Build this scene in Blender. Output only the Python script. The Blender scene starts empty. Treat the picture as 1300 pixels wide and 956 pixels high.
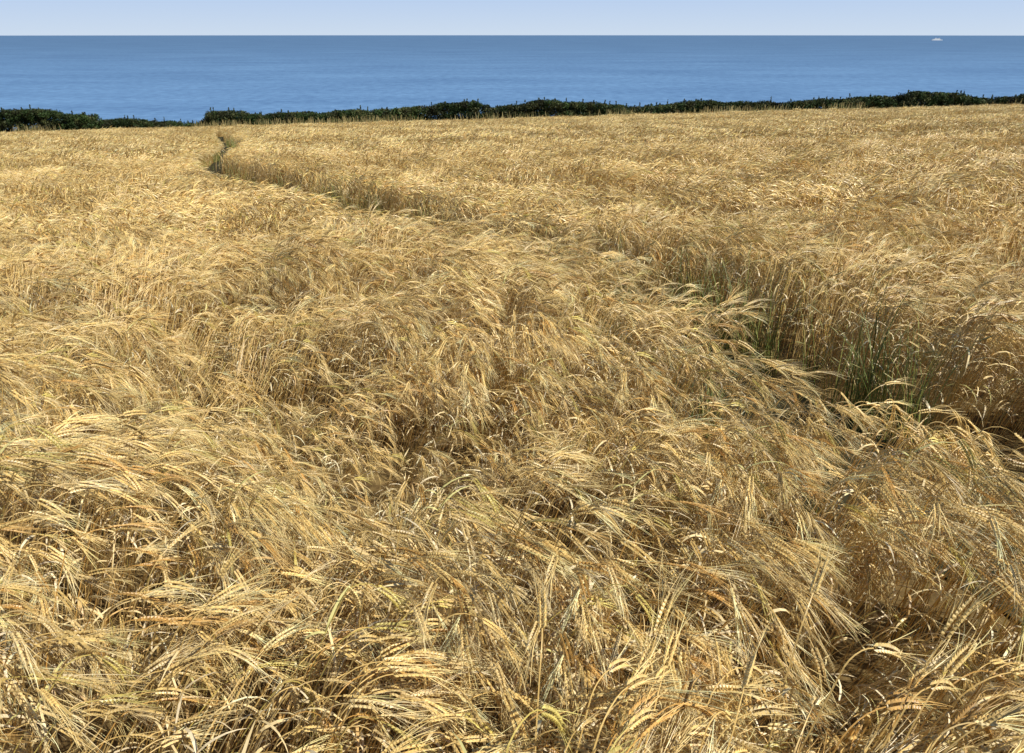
import bpy, math, numpy as np
from mathutils import Vector, Matrix

# ------------------------------------------------------------------ constants
S, T, H0, CAN = 0.0808, 0.026, 1.05, 0.78   # slope away, tilt to the right, eye above crop, crop height
EYE = H0 + CAN
PITCH = math.radians(23.3)
F = 1011.0
SEA = -75.0
scene = bpy.context.scene
R = np.random.default_rng(11)

# ------------------------------------------------------------------ helpers
def vnoise(x, y, seed=0):
    x = np.asarray(x, float); y = np.asarray(y, float)
    xi = np.floor(x).astype(np.int64); yi = np.floor(y).astype(np.int64)
    fx = x - xi; fy = y - yi
    fx = fx*fx*(3-2*fx); fy = fy*fy*(3-2*fy)
    def h(a, b):
        n = (a*374761393 + b*668265263 + seed*974634777) & 0xffffffff
        n = ((n ^ (n >> 13))*1274126177) & 0xffffffff
        n = n ^ (n >> 16)
        return (n & 0xffff)/65535.0*2-1
    a = h(xi, yi); b = h(xi+1, yi); c = h(xi, yi+1); d = h(xi+1, yi+1)
    return (a*(1-fx)+b*fx)*(1-fy)+(c*(1-fx)+d*fx)*fy

def smooth(e0, e1, v):
    t = np.clip((v-e0)/(e1-e0), 0, 1)
    return t*t*(3-2*t)

def ground_z(x, y):
    x = np.asarray(x, float); y = np.asarray(y, float)
    yc = np.maximum(y, -120)
    z = -S*np.minimum(yc, 96) + T*np.clip(x, -220, 220)
    z = z - 0.25*np.clip(y-96, 0, 30)
    z = z + (SEA-18-z)*smooth(126, 165, y)
    z = z + 0.02*vnoise(x*0.9, y*0.9, 5)
    return z

def px(u, v):
    """ground position seen at a reference pixel (crop-top plane)"""
    a = (u-650)/F; b = (478-v)/F
    yy = math.cos(PITCH)+b*math.sin(PITCH); zz = -math.sin(PITCH)+b*math.cos(PITCH)
    r = zz/yy; q = a/yy
    y = -H0/(r+S-T*q)
    return np.array([q*y, y])

def mesh_obj(name, V, Fc, cols=None, mat=None, link=True, smooth_sh=False):
    me = bpy.data.meshes.new(name)
    me.from_pydata([tuple(v) for v in V], [], Fc)
    if cols is not None:
        at = me.color_attributes.new("col", 'FLOAT_COLOR', 'POINT')
        c = np.ones((len(V), 4), np.float32); c[:, :3] = np.asarray(cols)
        at.data.foreach_set("color", c.ravel())
    if smooth_sh:
        me.polygons.foreach_set("use_smooth", [True]*len(me.polygons))
    if mat: me.materials.append(mat)
    me.update()
    ob = bpy.data.objects.new(name, me)
    if link: scene.collection.objects.link(ob)
    return ob

def new_mat(name):
    m = bpy.data.materials.new(name); m.use_nodes = True
    nt = m.node_tree
    for n in list(nt.nodes): nt.nodes.remove(n)
    out = nt.nodes.new('ShaderNodeOutputMaterial')
    return m, nt, out
def N(nt, t, **kw):
    n = nt.nodes.new(t)
    for k, v in kw.items(): setattr(n, k, v)
    return n

# ------------------------------------------------------------------ materials
def plant_mat(name, rough=0.5, spec=0.35, var=0.35):
    m, nt, out = new_mat(name); L = nt.links.new
    at = N(nt, 'ShaderNodeAttribute', attribute_name="col")
    oi = N(nt, 'ShaderNodeObjectInfo')
    mr = N(nt, 'ShaderNodeMapRange'); mr.inputs[3].default_value = 1-var*0.55; mr.inputs[4].default_value = 1+var*0.4
    L(oi.outputs['Random'], mr.inputs[0])
    geo = N(nt, 'ShaderNodeNewGeometry')
    nz = N(nt, 'ShaderNodeTexNoise'); nz.inputs['Scale'].default_value = 0.35; nz.inputs['Detail'].default_value = 3
    L(geo.outputs['Position'], nz.inputs['Vector'])
    ramp = N(nt, 'ShaderNodeValToRGB')
    ramp.color_ramp.elements[0].position = 0.35; ramp.color_ramp.elements[0].color = (0.88, 0.84, 0.76, 1)
    ramp.color_ramp.elements[1].position = 0.65; ramp.color_ramp.elements[1].color = (1.06, 1.05, 1.03, 1)
    L(nz.outputs[0], ramp.inputs[0])
    m1 = N(nt, 'ShaderNodeVectorMath', operation='SCALE'); L(at.outputs['Color'], m1.inputs[0]); L(mr.outputs[0], m1.inputs['Scale'])
    m2 = N(nt, 'ShaderNodeVectorMath', operation='MULTIPLY'); L(m1.outputs[0], m2.inputs[0]); L(ramp.outputs[0], m2.inputs[1])
    p = N(nt, 'ShaderNodeBsdfPrincipled'); p.inputs['Roughness'].default_value = rough
    p.inputs['Specular IOR Level'].default_value = spec
    L(m2.outputs[0], p.inputs['Base Color']); L(p.outputs[0], out.inputs[0])
    return m
barley_mat = plant_mat("barley_straw", rough=0.42, spec=0.5)
grass_mat = plant_mat("grass_blades")
hedge_mat = plant_mat("hedge_leaves", rough=0.6, spec=0.2)

def soil_mat(name, c1, c2, c3, sc):
    m, nt, out = new_mat(name); L = nt.links.new
    geo = N(nt, 'ShaderNodeNewGeometry')
    nz = N(nt, 'ShaderNodeTexNoise'); nz.inputs['Scale'].default_value = sc; nz.inputs['Detail'].default_value = 8
    L(geo.outputs['Position'], nz.inputs['Vector'])
    rp = N(nt, 'ShaderNodeValToRGB'); e = rp.color_ramp.elements
    e[0].position = 0.3; e[0].color = (*c1, 1); e[1].position = 0.7; e[1].color = (*c3, 1)
    k = e.new(0.5); k.color = (*c2, 1)
    L(nz.outputs[0], rp.inputs[0])
    p = N(nt, 'ShaderNodeBsdfPrincipled'); p.inputs['Roughness'].default_value = 0.95; p.inputs['Specular IOR Level'].default_value = 0.1
    L(rp.outputs[0], p.inputs['Base Color'])
    bp = N(nt, 'ShaderNodeBump'); bp.inputs['Strength'].default_value = 0.6; bp.inputs['Distance'].default_value = 0.03
    L(nz.outputs[0], bp.inputs['Height']); L(bp.outputs[0], p.inputs['Normal'])
    L(p.outputs[0], out.inputs[0]); return m
ground_mat = soil_mat("straw_strewn_soil", (0.09, 0.055, 0.022), (0.16, 0.105, 0.04), (0.26, 0.18, 0.07), 14.0)
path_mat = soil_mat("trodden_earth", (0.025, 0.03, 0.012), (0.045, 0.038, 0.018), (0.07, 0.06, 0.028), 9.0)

# sea
sea_m, nt, out = new_mat("sea_water"); L = nt.links.new
geo = N(nt, 'ShaderNodeNewGeometry')
def seanoise(sx, sy, det, rough):
    mp = N(nt, 'ShaderNodeMapping'); mp.inputs['Scale'].default_value = (sx, sy, 1)
    L(geo.outputs['Position'], mp.inputs['Vector'])
    nz = N(nt, 'ShaderNodeTexNoise'); nz.inputs['Scale'].default_value = 1; nz.inputs['Detail'].default_value = det; nz.inputs['Roughness'].default_value = rough
    L(mp.outputs[0], nz.inputs['Vector']); return nz
nz = seanoise(0.0022, 0.005, 12, 0.72); nz2 = seanoise(0.07, 0.05, 6, 0.6)
add = N(nt, 'ShaderNodeMath', operation='MULTIPLY_ADD'); L(nz2.outputs[0], add.inputs[0]); add.inputs[1].default_value = 0.9
sub = N(nt, 'ShaderNodeMath', operation='SUBTRACT'); L(nz.outputs[0], sub.inputs[0]); sub.inputs[1].default_value = 0.45
L(sub.outputs[0], add.inputs[2])
rp = N(nt, 'ShaderNodeValToRGB'); e = rp.color_ramp.elements
e[0].position = 0.28; e[0].color = (0.082, 0.170, 0.32, 1); e[1].position = 0.72; e[1].color = (0.155, 0.290, 0.48, 1)
L(add.outputs[0], rp.inputs[0])
# sea colour goes from lighter near shore to darker blue further out
sx_ = N(nt, 'ShaderNodeSeparateXYZ'); L(geo.outputs['Position'], sx_.inputs[0])
mr = N(nt, 'ShaderNodeMapRange'); mr.inputs[1].default_value = 900; mr.inputs[2].default_value = 9000; L(sx_.outputs[1], mr.inputs[0])
mr.inputs[3].default_value = 1.0; mr.inputs[4].default_value = 0.0
pw = N(nt, 'ShaderNodeMath', operation='POWER'); L(mr.outputs[0], pw.inputs[0]); pw.inputs[1].default_value = 3.0
mr2 = N(nt, 'ShaderNodeMapRange'); mr2.inputs[3].default_value = 0.80; mr2.inputs[4].default_value = 1.12; L(pw.outputs[0], mr2.inputs[0])
sc_ = N(nt, 'ShaderNodeVectorMath', operation='SCALE'); L(rp.outputs[0], sc_.inputs[0]); L(mr2.outputs[0], sc_.inputs['Scale'])
p = N(nt, 'ShaderNodeBsdfPrincipled'); p.inputs['Roughness'].default_value = 0.6; p.inputs['Specular IOR Level'].default_value = 0.15
bp = N(nt, 'ShaderNodeBump'); bp.inputs['Strength'].default_value = 0.5; bp.inputs['Distance'].default_value = 2.0
L(nz2.outputs[0], bp.inputs['Height']); L(bp.outputs[0], p.inputs['Normal'])
L(sc_.outputs[0], p.inputs['Base Color']); L(p.outputs[0], out.inputs[0])

# ------------------------------------------------------------------ ground + sea
def graded(lo, hi, n, k):
    t = np.linspace(-1, 1, n); v = np.sinh(k*t)/math.sinh(k)
    return np.where(v < 0, -v*lo, v*hi)
gx = graded(-3000, 3000, 161, 7.0)
gy = np.unique(np.concatenate([graded(-2500, 60, 61, 4), np.linspace(0, 96, 130), np.linspace(97, 175, 40)]))
X, Y = np.meshgrid(gx, gy)
Z = ground_z(X, Y)
V = np.stack([X.ravel(), Y.ravel(), Z.ravel()], 1)
nx, ny = len(gx), len(gy)
Fc = [(j*nx+i, j*nx+i+1, (j+1)*nx+i+1, (j+1)*nx+i) for j in range(ny-1) for i in range(nx-1)]
mesh_obj("ground", V, Fc, mat=ground_mat, smooth_sh=True)

n = 128; Rr = 42000
V = [(0, 0, SEA)] + [(Rr*math.cos(2*math.pi*i/n), Rr*math.sin(2*math.pi*i/n), SEA) for i in range(n)]
mesh_obj("sea", V, [(0, 1+i, 1+(i+1) % n) for i in range(n)], mat=sea_m)

# ------------------------------------------------------------------ footpath line
rim_px = [(1440, 585, .52), (1300, 530, .52), (1200, 498, .52), (1120, 472, .52), (1000, 441, .50), (930, 408, .46), (860, 370, .44), (800, 334, .42), (755, 309, .40), (690, 291, .32),
          (610, 276, .28), (540, 268, .32), (470, 259, .50), (400, 247, .68), (335, 234, .76), (285, 221, .76), (250, 209, .66), (233, 200, .52), (240, 191, .42), (264, 183, .42), (274, 177, .42), (266, 168, .42), (268, 163, .42)]
rim = np.array([list(px(q[0], q[1]))+[q[2]] for q in rim_px])
d0 = rim[0]-rim[1]; rim = np.vstack([[rim[0]+d0*8], [rim[0]+d0*4], [rim[0]+d0*2], rim]); rim[:3, 2] = .5
def catmull(P, k=10):
    o = []
    for i in range(len(P)-1):
        p0 = P[max(i-1, 0)]; p1 = P[i]; p2 = P[i+1]; p3 = P[min(i+2, len(P)-1)]
        for j in range(k):
            t = j/k
            o.append(0.5*((2*p1)+(p2-p0)*t+(2*p0-5*p1+4*p2-p3)*t*t+(3*p1-p0-3*p2+p3)*t**3))
    o.append(P[-1]); return np.array(o)
rim = catmull(rim)
rim = np.vstack([rim, [[rim[-1][0]-1, 90, .42]]])
HWc = rim[:, 2].copy(); rim = rim[:, :2]
tan = np.gradient(rim, axis=0); tan /= np.linalg.norm(tan, axis=1)[:, None]
nrm = np.stack([tan[:, 1], -tan[:, 0]], 1)      # right-hand side of travel = far side of the cut
centre = rim + nrm*HWc[:, None]*1.1
def path_dist(x, y):
    best = np.full(x.shape, 1e9); hw = np.zeros(x.shape); side = np.zeros(x.shape)
    P = np.stack([x, y], -1)
    for i in range(len(centre)-1):
        a = centre[i]; b = centre[i+1]; ab = b-a; l2 = (ab**2).sum()+1e-12
        t = np.clip(((P-a)@ab)/l2, 0, 1)
        dd = P-(a+t[..., None]*ab)
        d = np.sqrt((dd**2).sum(-1))
        sd = dd[..., 0]*nrm[i][0]+dd[..., 1]*nrm[i][1]
        m = d < best
        best = np.where(m, d, best); hw = np.where(m, HWc[i], hw); side = np.where(m, sd, side)
    return best, hw, side
V = []; Fc = []
for i in range(len(centre)):
    for k in (-1, -0.33, 0.33, 1):
        q = centre[i]+nrm[i]*k*HWc[i]*1.05
        V.append((q[0], q[1], float(ground_z(q[0], q[1]))+0.012))
for i in range(len(centre)-1):
    for k in range(3):
        a = i*4+k; Fc.append((a, a+1, a+5, a+4))
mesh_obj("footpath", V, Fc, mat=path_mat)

# ------------------------------------------------------------------ barley plants
class MB:
    def __init__(s): s.V = []; s.F = []; s.C = []
    def strip(s, pts, ws, side, col):
        b = len(s.V)
        for q, w in zip(pts, ws):
            s.V.append(q-side*w*0.5); s.V.append(q+side*w*0.5); s.C += [col, col]
        for i in range(len(pts)-1):
            a = b+2*i; s.F.append((a, a+1, a+3, a+2))
    def tube(s, pts, rs, col, k=3):
        b = len(s.V)
        for i, (q, r) in enumerate(zip(pts, rs)):
            t = pts[min(i+1, len(pts)-1)]-pts[max(i-1, 0)]; t = t/np.linalg.norm(t)
            u = np.cross(t, [0.31, 0.87, 0.12]); u /= np.linalg.norm(u); v = np.cross(t, u)
            for j in range(k):
                a = 2*math.pi*j/k
                s.V.append(q+(u*math.cos(a)+v*math.sin(a))*r); s.C.append(col)
        for i in range(len(pts)-1):
            for j in range(k):
                a = b+i*k+j; c = b+i*k+(j+1) % k
                s.F.append((a, c, c+k, a+k))
    def grain(s, p, d, side, ln, w, col):
        b = len(s.V); up = np.cross(d, side)
        m = p+d*ln*0.42
        s.V += [p, m+side*w, m+up*w, m-side*w, m-up*w, p+d*ln]; s.C += [col]*6
        for j in range(4):
            a = b+1+j; c = b+1+(j+1) % 4
            s.F += [(b, c, a), (b+5, a, c)]

def unit(v): return v/np.linalg.norm(v)
def rperp(rng, t):
    r = rng.normal(size=3); r -= t*(r@t); return unit(r)

def tuft(name, rng, n, rad, lod, droop):
    B = MB()
    nsub = max(1, int(n/7))                       # plants lean together in little groups
    subc = rng.uniform(-rad, rad, (nsub, 2)); suba = rng.normal(0, 0.28, nsub); subd = rng.normal(0, 0.28, nsub); subh = rng.normal(0, 0.05, nsub)
    for _ in range(n):
        rr = rad*math.sqrt(rng.random()); ra = rng.random()*2*math.pi
        base = np.array([rr*math.cos(ra), rr*math.sin(ra), -0.02])
        g_ = int(np.argmin(((subc-base[:2])**2).sum(1)))
        az = suba[g_]+rng.normal(0, 0.28)
        hz = np.array([math.cos(az), math.sin(az), 0])
        sc = rng.uniform(0.86, 1.08)+subh[g_]
        th = rng.uniform(-0.05, 0.12); th1 = rng.uniform(0.15, 0.45)
        the = droop+subd[g_]+rng.normal(0, 0.36)
        L1 = 0.61*sc
        tint = rng.uniform(0.72, 1.12)
        kind = rng.random()
        hue = np.array([1, 1, 1.0])
        if kind < 0.12: hue = np.array([0.76, 0.63, 0.48])
        elif kind < 0.17: hue = np.array([0.82, 0.93, 0.70])
        elif kind < 0.42: hue = np.array([1.08, 1.14, 1.42])
        C = lambda c: tuple(np.clip(np.array(c)*tint*hue, 0, 0.93))
        stem_c = C((0.72, 0.50, 0.180)); leaf_c = C((0.88, 0.70, 0.37)); grain_c = C((0.83, 0.595, 0.22)); awn_c = C((0.94, 0.72, 0.325))
        p = base.copy(); pts = [p.copy()]
        ns = [6, 4, 2][lod]
        bow = rng.normal(0, 0.1)
        for i in range(ns):
            a = th+(th1-th)*((i+0.5)/ns)**1.5
            side3 = np.array([-hz[1], hz[0], 0])*bow*math.sin(3.14*i/ns)
            p = p+(np.array([hz[0]*math.sin(a), hz[1]*math.sin(a), math.cos(a)])+side3)*L1/ns
            pts.append(p.copy())
        nn = [5, 3, 2][lod]; LN = rng.uniform(0.05, 0.11)
        a0 = th1
        for i in range(nn):
            a = a0+(the-a0)*(i+1)/nn
            p = p+np.array([hz[0]*math.sin(a), hz[1]*math.sin(a), math.cos(a)])*LN/nn
            pts.append(p.copy())
        rs = [0.0019, 0.003, 0.007][lod]
        if lod < 2:
            B.tube(pts, np.linspace(rs, rs*0.6, len(pts)), stem_c, 3)
        else:
            B.strip(pts, [rs*2]*len(pts), unit(np.array([-hz[1], hz[0], 0.1])), stem_c)
        EL = rng.uniform(0.065, 0.095)
        lat = np.array([-hz[1], hz[0], 0.0])
        roll = rng.uniform(-1.2, 1.2)
        ae = the; ne = [10, 4, 2][lod]
        ept = [p.copy()]; etan = []
        for i in range(ne):
            ae2 = ae+0.5*(i/ne)
            t = np.array([hz[0]*math.sin(ae2), hz[1]*math.sin(ae2), math.cos(ae2)])
            p = p+t*EL/ne; ept.append(p.copy()); etan.append(t)
        etan.append(etan[-1])
        fl = unit(np.cross(etan[0], lat))
        sd = lat*math.cos(roll)+fl*math.sin(roll)
        def awn(q, t, s_, frac):
            ln = rng.uniform(0.09, 0.15)*(1-0.2*frac)
            d = unit(t+s_*rng.uniform(0.03, 0.24)+rng.normal(0, 0.055, 3))
            npt = [4, 3, 2][lod]
            w0 = [0.0015, 0.0038, 0.013][lod]
            cur = rng.normal(0, 0.07, 3)+np.array([0, 0, -0.09])+hz*0.06
            a_ = [q]; dd = d.copy(); qq = q
            for k in range(npt-1):
                qq = qq+dd*ln/(npt-1); a_.append(qq); dd = unit(dd+cur*1.2)
            ws = np.linspace(w0, w0*0.3, npt)
            B.strip(a_, ws, rperp(rng, d), tuple(np.clip(np.array(awn_c)*rng.uniform(0.85, 1.15), 0, 0.95)))
        if lod == 0:
            for i in range(ne):
                t = etan[i]
                for s_ in (-1, 1):
                    s2 = sd*s_
                    d = unit(t+s2*0.38)
                    g = tuple(np.array(grain_c)*rng.uniform(0.68, 1.1))
                    taper = 1-0.35*abs(i/ne-0.4)
                    B.grain(ept[i]+s2*0.0026, d, unit(np.cross(d, fl)), 0.0160*taper, 0.0042*taper, g)
                    if rng.random() < 0.75: awn(ept[i]+s2*0.004+t*0.008, t, s2, i/ne)
        elif lod == 1:
            B.tube(ept, [0.003, 0.0075, 0.008, 0.006, 0.002], grain_c, 4)
            for k in range(6):
                i = rng.integers(0, ne); awn(ept[i], etan[i], sd*(1 if k % 2 else -1), i/ne)
        else:
            B.strip(ept, [0.016, 0.022, 0.012], sd, grain_c)
            for k in range(3):
                awn(ept[k % 3], etan[k % 3], sd*(1 if k % 2 else -1), 0.5)
        for k in range([2, 1, 1][lod] if rng.random() < 0.85 else 0):
            h = rng.uniform(0.4, 1.0)
            i = min(int(h*ns), ns); q = pts[i].copy()
            la = rng.normal(0, 1.3); lh = np.array([math.cos(la), math.sin(la), 0])
            ll = rng.uniform(0.08, 0.18); lt = rng.uniform(0.3, 0.9); seg = [5, 3, 2][lod]
            P = [q]; le = lt+rng.uniform(1.2, 2.6)
            for j in range(seg):
                a = lt+(le-lt)*(j+1)/seg
                q = q+(lh*math.sin(a)+np.array([0, 0, math.cos(a)]))*ll/seg; P.append(q)
            w = rng.uniform(0.005, 0.009)*[1, 1.2, 1.8][lod]
            ws = [w*0.6]+[w*(1-0.9*(j/seg)**2) for j in range(1, seg+1)]
            B.strip(P, ws, unit(np.array([-lh[1], lh[0], rng.uniform(-0.5, 0.5)])), leaf_c)
    return mesh_obj(name, B.V, B.F, B.C, barley_mat, link=False)

col = bpy.data.collections.new("barley_plants")
# kinds: 0 near, 1 middle, 2 far, 3 middle small (path borders), 4 near small (path borders)
KIND = [(0, 18, 16, 0.12), (1, 8, 34, 0.32), (2, 6, 130, 0.85), (1, 8, 8, 0.09), (0, 8, 8, 0.07)]
NV = [k[1] for k in KIND]
for kk, (lod, nvar, cnt, rad) in enumerate(KIND):
    for k in range(nvar):
        rng = np.random.default_rng(100*kk+k)
        col.objects.link(tuft("barley_%d_%02d" % (kk, k), rng, cnt, rad, lod, [1.45, 1.9, 2.2, 1.25][k % 4]))

def scatter(y0, y1, dens, hw, margin):
    w = hw*y1+margin
    s = 1/math.sqrt(dens)
    gx_, gy_ = np.meshgrid(np.arange(-w, w, s), np.arange(y0, y1, s))
    x = gx_.ravel()+R.uniform(-.5, .5, gx_.size)*s; y = gy_.ravel()+R.uniform(-.5, .5, gx_.size)*s
    m = (np.abs(x) < hw*np.maximum(y, 0)+margin) & (y < y1)
    return x[m], y[m]

HOLL = [((450, 455), .42, .42), ((75, 650), .2, .34), ((400, 525), .22, .28), ((340, 272), .55, .30),
        ((1090, 640), .15, .18), ((230, 730), .16, .28), ((880, 800), .14, .22), ((280, 350), .4, .26), ((480, 830), .12, .24), ((160, 560), .2, .26),
        ((1000, 730), .15, .22), ((720, 235), .8, .30), ((200, 440), .3, .32), ((640, 600), .4, -0.06), ((860, 250), .8, .24), ((560, 370), .3, .22), ((760, 560), .14, .16)]
def hollows(x, y):
    h = np.zeros(x.shape)
    for (uv, r, a) in HOLL:
        c = px(*uv)
        h = h+a*np.exp(-(((x-c[0])/(r*1.4))**2+((y-c[1])/r)**2))
    return h

P = []; ROT = []; SC = []; IDX = []
def emit(x, y, kk, band=None):
    rad = KIND[kk][3]
    d, hw, side = path_dist(x, y)
    edge = hw*(1+0.12*vnoise(x*2.2, y*2.2, 33))
    if band is None: keep = d > edge+rad*0.9
    else: keep = (d > edge+rad*0.6) & (d < edge+band)
    x, y, d, side, edge = x[keep], y[keep], d[keep], side[keep], edge[keep]
    n = len(x)
    n1 = vnoise(x*0.35, y*0.35, 1); n2 = vnoise(x*1.15, y*1.15, 2); n3 = vnoise(x*2.4, y*2.4, 3)
    az = 0.0+n1*0.8+n2*1.35+n3*0.75+R.normal(0, 0.14, n)
    hol = hollows(x, y)
    # wind-laid swaths: elongated waves across the slope, with smaller clumps on them
    wx = x+0.35*vnoise(x*0.8, y*0.8, 51); wy = y+0.35*vnoise(x*0.8+7, y*0.8, 52)
    lump = vnoise(wx*1.0+wy*0.35+23.6, wy*1.75-wx*0.3+13.3, 7); lump2 = vnoise(x*3.0, y*3.0+5, 8)
    lump = np.where((x**2+(y-1.6)**2/0.4) < 0.6, np.abs(lump)*0.5, lump)
    big = vnoise(x*0.3, y*0.3, 12)
    base = 1.07+0.22*lump+0.12*lump2+0.06*big-hol+R.normal(0, 0.03, n)
    base = np.maximum(base, 0.62)
    if kk == 2: base = 1.05+0.13*lump+0.08*big+R.normal(0, 0.05, n)
    e1 = np.exp(-np.maximum(d-edge, 0)/0.8)
    sc = base.copy()
    L_ = side < 0
    sc[L_] = (base*(1-e1*0.6)+e1*0.6*np.where(y < 8, 1.05, 0.97))[L_]
    sc[~L_] = (base*(1-e1*0.6)+e1*0.6*1.16)[~L_]
    near = np.exp(-np.maximum(d-edge, 0)/0.35)
    az = az*(1-0.6*near)+0.6*near*0.1
    tilt = 0.08+0.34*np.clip(-lump, 0, 1)+0.22*np.clip(n3, 0, 1)+0.8*np.clip(hol, 0, 1)+np.abs(R.normal(0, 0.08, n))
    tilt = np.minimum(tilt, 0.62)*(1-0.9*near)
    if kk == 2: tilt *= 0.25
    z = ground_z(x, y)
    for i in range(n):
        M = Matrix.Rotation(az[i], 3, 'Z') @ Matrix.Rotation(tilt[i], 3, 'Y') @ Matrix.Rotation(R.normal(0, 0.15), 3, 'Z')
        if kk in (1, 2): M = Matrix.Rotation(-S, 3, 'X') @ M
        e = M.to_euler()
        ROT.append((e.x, e.y, e.z))
    P.append(np.stack([x, y, z], 1)); SC.append(sc)
    off = sum(NV[:kk]); IDX.append(off+R.integers(0, NV[kk], n))
emit(*scatter(-0.5, 8.5, 22, 0.72, 0.9), 0)
emit(*scatter(-0.5, 8.5, 34, 0.72, 0.9), 4, band=0.14)
emit(*scatter(8.3, 25, 7.5, 0.73, 1.2), 1)
emit(*scatter(24.5, 89.5, 1.05, 0.74, 2.5), 2)
emit(*scatter(8.3, 25, 34, 0.73, 1.2), 3, band=0.36)
emit(*scatter(24.5, 89, 20, 0.6, 1.2), 3, band=0.85)
P = np.vstack(P); SC = np.concatenate(SC); IDX = np.concatenate(IDX)
print("barley instances", len(P))

def instancer(name, P, ROT, SC, IDX, coll):
    me = bpy.data.meshes.new(name)
    me.vertices.add(len(P)); me.vertices.foreach_set("co", np.asarray(P, np.float32).ravel())
    a = me.attributes.new("rot", 'FLOAT_VECTOR', 'POINT'); a.data.foreach_set("vector", np.asarray(ROT, np.float32).ravel())
    a = me.attributes.new("scl", 'FLOAT', 'POINT'); a.data.foreach_set("value", np.asarray(SC, np.float32))
    a = me.attributes.new("idx", 'INT', 'POINT'); a.data.foreach_set("value", np.asarray(IDX, np.int32))
    ob = bpy.data.objects.new(name, me); scene.collection.objects.link(ob)
    ng = bpy.data.node_groups.new(name+"_nodes", 'GeometryNodeTree')
    ng.interface.new_socket("Geometry", in_out='INPUT', socket_type='NodeSocketGeometry')
    ng.interface.new_socket("Geometry", in_out='OUTPUT', socket_type='NodeSocketGeometry')
    gi = ng.nodes.new('NodeGroupInput'); go = ng.nodes.new('NodeGroupOutput')
    ci = ng.nodes.new('GeometryNodeCollectionInfo'); ci.inputs[0].default_value = coll
    ci.inputs['Separate Children'].default_value = True; ci.inputs['Reset Children'].default_value = True
    iop = ng.nodes.new('GeometryNodeInstanceOnPoints'); iop.inputs['Pick Instance'].default_value = True
    def na(nm, t):
        q = ng.nodes.new('GeometryNodeInputNamedAttribute'); q.data_type = t; q.inputs[0].default_value = nm
        return [o for o in q.outputs if o.enabled and o.name == 'Attribute'][0]
    L = ng.links.new
    er = ng.nodes.new('FunctionNodeEulerToRotation')
    L(na("rot", 'FLOAT_VECTOR'), er.inputs[0]); L(er.outputs[0], iop.inputs['Rotation'])
    L(na("scl", 'FLOAT'), iop.inputs['Scale']); L(na("idx", 'INT'), iop.inputs['Instance Index'])
    L(gi.outputs[0], iop.inputs['Points']); L(ci.outputs[0], iop.inputs['Instance']); L(iop.outputs[0], go.inputs[0])
    md = ob.modifiers.new("scatter", 'NODES'); md.node_group = ng
    return ob
instancer("barley_field", P, ROT, SC, IDX, col)

# ------------------------------------------------------------------ green grass along the path
def grass(name, rng, n, rad, hgt, green):
    B = MB()
    for _ in range(n):
        rr = rad*math.sqrt(rng.random()); ra = rng.random()*6.283
        q = np.array([rr*math.cos(ra), rr*math.sin(ra), 0]); a0 = rng.uniform(0, 0.25); a1 = a0+rng.uniform(0.2, 1.2)
        az = rng.random()*6.283; hz = np.array([math.cos(az), math.sin(az), 0]); ll = hgt*rng.uniform(0.5, 1.1)
        Pp = [q]
        for j in range(7):
            a = a0+(a1-a0)*(j/6)**2
            q = q+(hz*math.sin(a)+np.array([0, 0, math.cos(a)]))*ll/7; Pp.append(q)
        w = rng.uniform(0.004, 0.0075)
        g = np.array(green)*rng.uniform(0.6, 1.3)
        if rng.random() < 0.2: g = np.array((0.48, 0.38, 0.15))
        B.strip(Pp, [w*(1-0.9*(j/7)**2) for j in range(8)], np.array([-hz[1], hz[0], 0]), tuple(g))
        if rng.random() < 0.3:
            B.tube([Pp[-1], Pp[-1]+(Pp[-1]-Pp[-2])*0.5, Pp[-1]+(Pp[-1]-Pp[-2])*0.9], [0.001, 0.004, 0.001], (0.35, 0.32, 0.12), 4)
    return mesh_obj(name, B.V, B.F, B.C, grass_mat, link=False)
gcol = bpy.data.collections.new("grass_plants")
for k in range(8):
    gcol.objects.link(grass("grass_%02d" % k, np.random.default_rng(500+k), 14, 0.07, [0.45, 0.6, 0.75, 0.92][k % 4], [(0.13, 0.18, 0.04), (0.22, 0.26, 0.06), (0.32, 0.33, 0.09)][k % 3]))
gp = []; gs = []; gr = []; gi_ = []
clen = np.concatenate([[0], np.cumsum(np.linalg.norm(np.diff(centre, axis=0), axis=1))])
for k in range(2600):
    l = R.uniform(0, min(clen[-1], 55)); cx = np.interp(l, clen, centre[:, 0]); cy = np.interp(l, clen, centre[:, 1])
    nxx = np.interp(l, clen, nrm[:, 0]); nyy = np.interp(l, clen, nrm[:, 1]); hw = np.interp(l, clen, HWc)
    dens = (0.42+0.7*vnoise(l*0.8, 0.0, 44))*(1.0 if cy < 9 else 0.45)
    if R.random() > dens: continue
    lat = R.choice([-1, 1])*hw*R.uniform(0.85, 1.25) if R.random() < 0.8 else hw*R.uniform(-0.7, 0.7)
    idx = int(R.integers(0, 8))
    low = abs(lat) < hw*0.72
    x = cx+nxx*lat; y = cy+nyy*lat
    gp.append((x, y, float(ground_z(x, y)))); gs.append(R.uniform(0.15, 0.35) if low else R.uniform(0.6, 1.1)); gr.append((0, 0, R.uniform(0, 6.28))); gi_.append(idx)
instancer("green_grass", gp, gr, gs, gi_, gcol)

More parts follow.
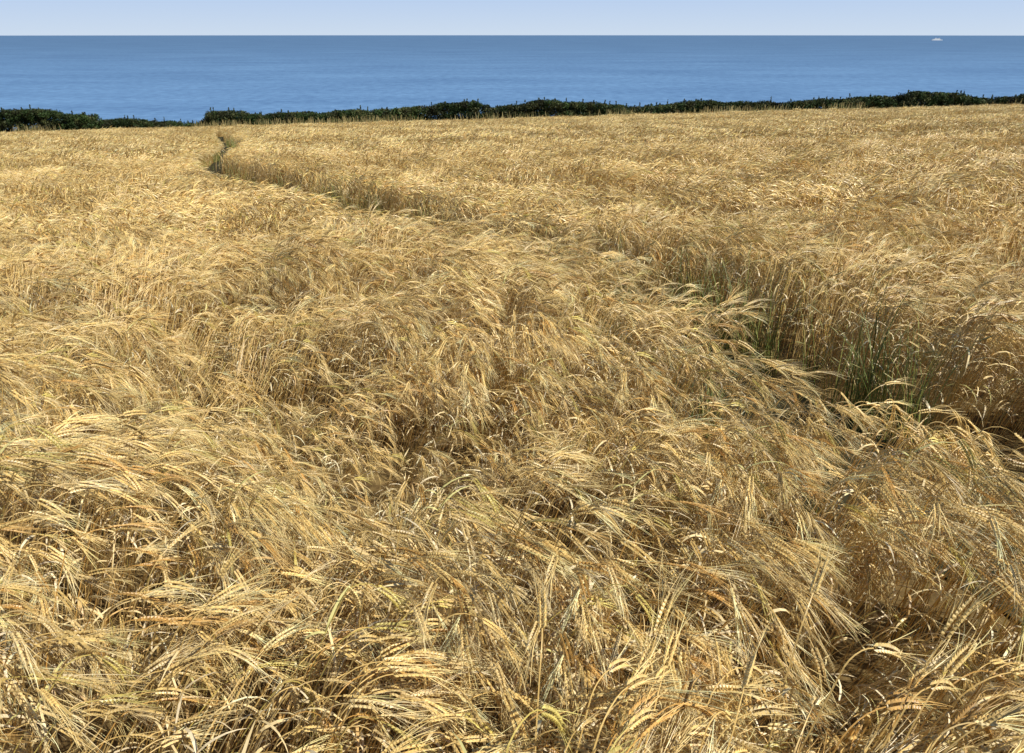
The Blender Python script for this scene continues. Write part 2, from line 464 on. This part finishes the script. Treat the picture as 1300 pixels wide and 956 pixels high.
# ------------------------------------------------------------------ hedge
HY = 91.5
top = [(-60, 142), (0, 140), (50, 139), (75, 142), (100, 146), (112, 143), (125, 151), (160, 151), (200, 153), (215, 155), (250, 156), (262, 150), (266, 142), (300, 141), (330, 147), (350, 142), (400, 143), (450, 139), (500, 138),
       (530, 136), (560, 132), (600, 129), (630, 136), (655, 133), (680, 126), (720, 128), (745, 131), (770, 130), (800, 135), (840, 132), (900, 127), (960, 129), (1000, 131), (1050, 125), (1100, 122), (1130, 123),
       (1160, 116), (1220, 118), (1240, 125), (1265, 125), (1300, 119), (1360, 113)]
hx = []; hz_ = []
for u, v in top:
    a = (u-650)/F; b = (478-v)/F
    yy = math.cos(PITCH)+b*math.sin(PITCH); zz = -math.sin(PITCH)+b*math.cos(PITCH)
    hx.append(a/yy*HY); hz_.append(EYE+zz/yy*HY)
hx = np.array(hx); hz_ = np.array(hz_)
rng = np.random.default_rng(77)
LV = []; LC = []
def leaves(c, r, n, colr):
    d = rng.normal(size=(n, 3)); d /= np.linalg.norm(d, axis=1)[:, None]
    rad = (rng.random(n)**0.35)[:, None]
    q = c+d*rad*np.array(r)
    u = rng.normal(size=(n, 3)); u /= np.linalg.norm(u, axis=1)[:, None]
    v = np.cross(u, rng.normal(size=(n, 3))); v /= np.linalg.norm(v, axis=1)[:, None]
    s = rng.uniform(0.04, 0.09, n)[:, None]
    LV.append(np.stack([q-u*s*1.3, q+v*s*0.7, q+u*s*1.3, q-v*s*0.7], 1))
    cc = np.array(colr)*rng.uniform(0.6, 1.4, n)[:, None]
    LC.append(np.repeat(cc, 4, 0))
x = -82.0
while x < 84:
    zt = np.interp(x, hx, hz_) + 0.18*float(vnoise(x*0.9, 3.3, 9))
    zb = float(ground_z(x, HY))
    h = max(zt-zb, 0.5)
    tone = 1.0+0.5*float(vnoise(x*0.35, 7.7, 19))
    for k in range(int(5+h*2.6)):
        r = rng.uniform(0.28, 0.6)
        if k < 2: cz = zt-r*0.85
        else: cz = zb+rng.random()**1.2*max(zt-r*0.8-zb, 0.3)
        g = [(0.026, 0.048, 0.013), (0.042, 0.072, 0.02), (0.075, 0.085, 0.03), (0.034, 0.038, 0.016)][rng.integers(0, 4)]
        leaves(np.array([x+rng.normal(0, 0.25), HY+rng.uniform(-0.7, 0.9), cz]), (r*1.2, r, r*0.85), int(150*r/0.45), np.array(g)*tone)
    if rng.random() < 0.22:
        c = np.array([x, HY+rng.uniform(-.5, .5), zt]); hh = rng.uniform(0.1, 0.35)
        leaves(c+np.array([0, 0, hh/2]), (0.07, 0.07, hh), 22, (0.05, 0.065, 0.025))
    x += 0.30
LV = np.concatenate(LV).reshape(-1, 3); LC = np.concatenate(LC)
nf = len(LV)//4
me = bpy.data.meshes.new("hedge"); me.vertices.add(len(LV)); me.vertices.foreach_set("co", LV.astype(np.float32).ravel())
me.loops.add(nf*4); me.loops.foreach_set("vertex_index", np.arange(nf*4, dtype=np.int32))
me.polygons.add(nf); me.polygons.foreach_set("loop_start", np.arange(0, nf*4, 4, dtype=np.int32))
at = me.color_attributes.new("col", 'FLOAT_COLOR', 'POINT'); at.data.foreach_set("color", np.hstack([LC, np.ones((len(LC), 1))]).astype(np.float32).ravel())
me.materials.append(hedge_mat); me.update(calc_edges=True); me.validate()
scene.collection.objects.link(bpy.data.objects.new("hedge", me))

# grass at the field margin
B = MB()
for k in range(8000):
    x = rng.uniform(-80, 80)
    if rng.random() > 0.5+0.7*float(vnoise(x*0.25, 1.0, 21)): continue
    y = rng.uniform(89.8, 91.0); z = float(ground_z(x, y)); h = rng.uniform(0.8, 1.45)
    le = rng.normal(0, 0.15); w = rng.uniform(0.02, 0.05)
    c = [(0.46, 0.38, 0.17), (0.20, 0.20, 0.07), (0.6, 0.48, 0.22)][rng.integers(0, 3)]
    B.strip([np.array([x, y, z]), np.array([x+le*h*0.4, y, z+h*0.6]), np.array([x+le*h, y, z+h])], [w, w, w*0.5], np.array([1.0, 0, 0]), c)
mesh_obj("margin_grass", B.V, B.F, B.C, grass_mat)

# ------------------------------------------------------------------ ship near the horizon
def box(B, x0, x1, y0, y1, z0, z1, c, rake=0.0):
    b = len(B.V)
    for z, e in ((z0, 0), (z1, rake)):
        for q in ((x0-e, y0), (x1+e, y0), (x1+e, y1), (x0-e, y1)): B.V.append(np.array([q[0], q[1], z])); B.C.append(c)
    B.F += [(b, b+3, b+2, b+1), (b+4, b+5, b+6, b+7)]+[(b+i, b+(i+1) % 4, b+4+(i+1) % 4, b+4+i) for i in range(4)]
B = MB()
box(B, -62, 62, -9, 9, -2, 9, (0.75, 0.77, 0.8), 6)
box(B, -50, 40, -8, 8, 9.01, 16, (0.8, 0.8, 0.8))
box(B, -30, 30, -7, 7, 16.01, 21, (0.8, 0.8, 0.8))
box(B, 18, 34, -8, 8, 21.01, 25, (0.7, 0.7, 0.72))
box(B, -22, -12, -3, 3, 21.01, 31, (0.5, 0.55, 0.7))
box(B, 24, 25, -.5, .5, 25.01, 36, (0.6, 0.6, 0.6))
sh = mesh_obj("ship", B.V, B.F, B.C, plant_mat("ship_paint", var=0.0))
D = 10500.0
sh.location = ((1190-650)/F/(math.cos(PITCH)+0.426*math.sin(PITCH))*D, D, SEA)

# ------------------------------------------------------------------ light
EL, AZ = math.radians(46), math.radians(116)     # azimuth measured clockwise from +Y (view direction)
sun_dir = Vector((math.sin(AZ)*math.cos(EL), math.cos(AZ)*math.cos(EL), math.sin(EL)))
sl = bpy.data.lights.new("sun", 'SUN'); sl.energy = 5.0; sl.angle = math.radians(0.5); sl.color = (1, 0.965, 0.89)
so = bpy.data.objects.new("sun", sl); so.rotation_euler = sun_dir.to_track_quat('Z', 'Y').to_euler(); scene.collection.objects.link(so)
w = bpy.data.worlds.new("World"); scene.world = w; w.use_nodes = True; nt = w.node_tree; L = nt.links.new
bg = nt.nodes['Background']; sky = nt.nodes.new('ShaderNodeTexSky'); sky.sky_type = 'NISHITA'; sky.sun_disc = False
sky.sun_elevation = EL; sky.sun_rotation = AZ; sky.air_density = 1.0; sky.dust_density = 0.4; sky.ozone_density = 2.0
ST = 0.085
tc = nt.nodes.new('ShaderNodeTexCoord'); sp = nt.nodes.new('ShaderNodeSeparateXYZ'); L(tc.outputs['Generated'], sp.inputs[0])
hz = nt.nodes.new('ShaderNodeValToRGB'); e = hz.color_ramp.elements      # marine haze by elevation
e[0].position = 0.0; e[0].color = (0.60/ST/10, 0.71/ST/10, 0.85/ST/10, 1); e[1].position = 0.06; e[1].color = (0.42/ST/10, 0.58/ST/10, 0.86/ST/10, 1)
L(sp.outputs[2], hz.inputs[0])
sc10 = nt.nodes.new('ShaderNodeVectorMath'); sc10.operation = 'SCALE'; sc10.inputs['Scale'].default_value = 10; L(hz.outputs[0], sc10.inputs[0])
fac = nt.nodes.new('ShaderNodeMapRange'); fac.interpolation_type = 'SMOOTHSTEP'; fac.inputs[1].default_value = 0.04; fac.inputs[2].default_value = 0.2
L(sp.outputs[2], fac.inputs[0])
mx = nt.nodes.new('ShaderNodeMix'); mx.data_type = 'RGBA'
L(fac.outputs[0], mx.inputs[0]); L(sc10.outputs[0], mx.inputs[6]); L(sky.outputs[0], mx.inputs[7]); L(mx.outputs[2], bg.inputs[0]); bg.inputs[1].default_value = ST

# ------------------------------------------------------------------ camera
cd = bpy.data.cameras.new("camera"); cd.sensor_width = 36; cd.lens = 36*F/1300; cd.clip_start = 0.05; cd.clip_end = 90000
co = bpy.data.objects.new("camera", cd); co.location = (0, 0, EYE); co.rotation_euler = (math.pi/2-PITCH, 0, 0)
scene.collection.objects.link(co); scene.camera = co
scene.view_settings.view_transform = 'Standard'; scene.view_settings.look = 'None'; scene.view_settings.exposure = 0
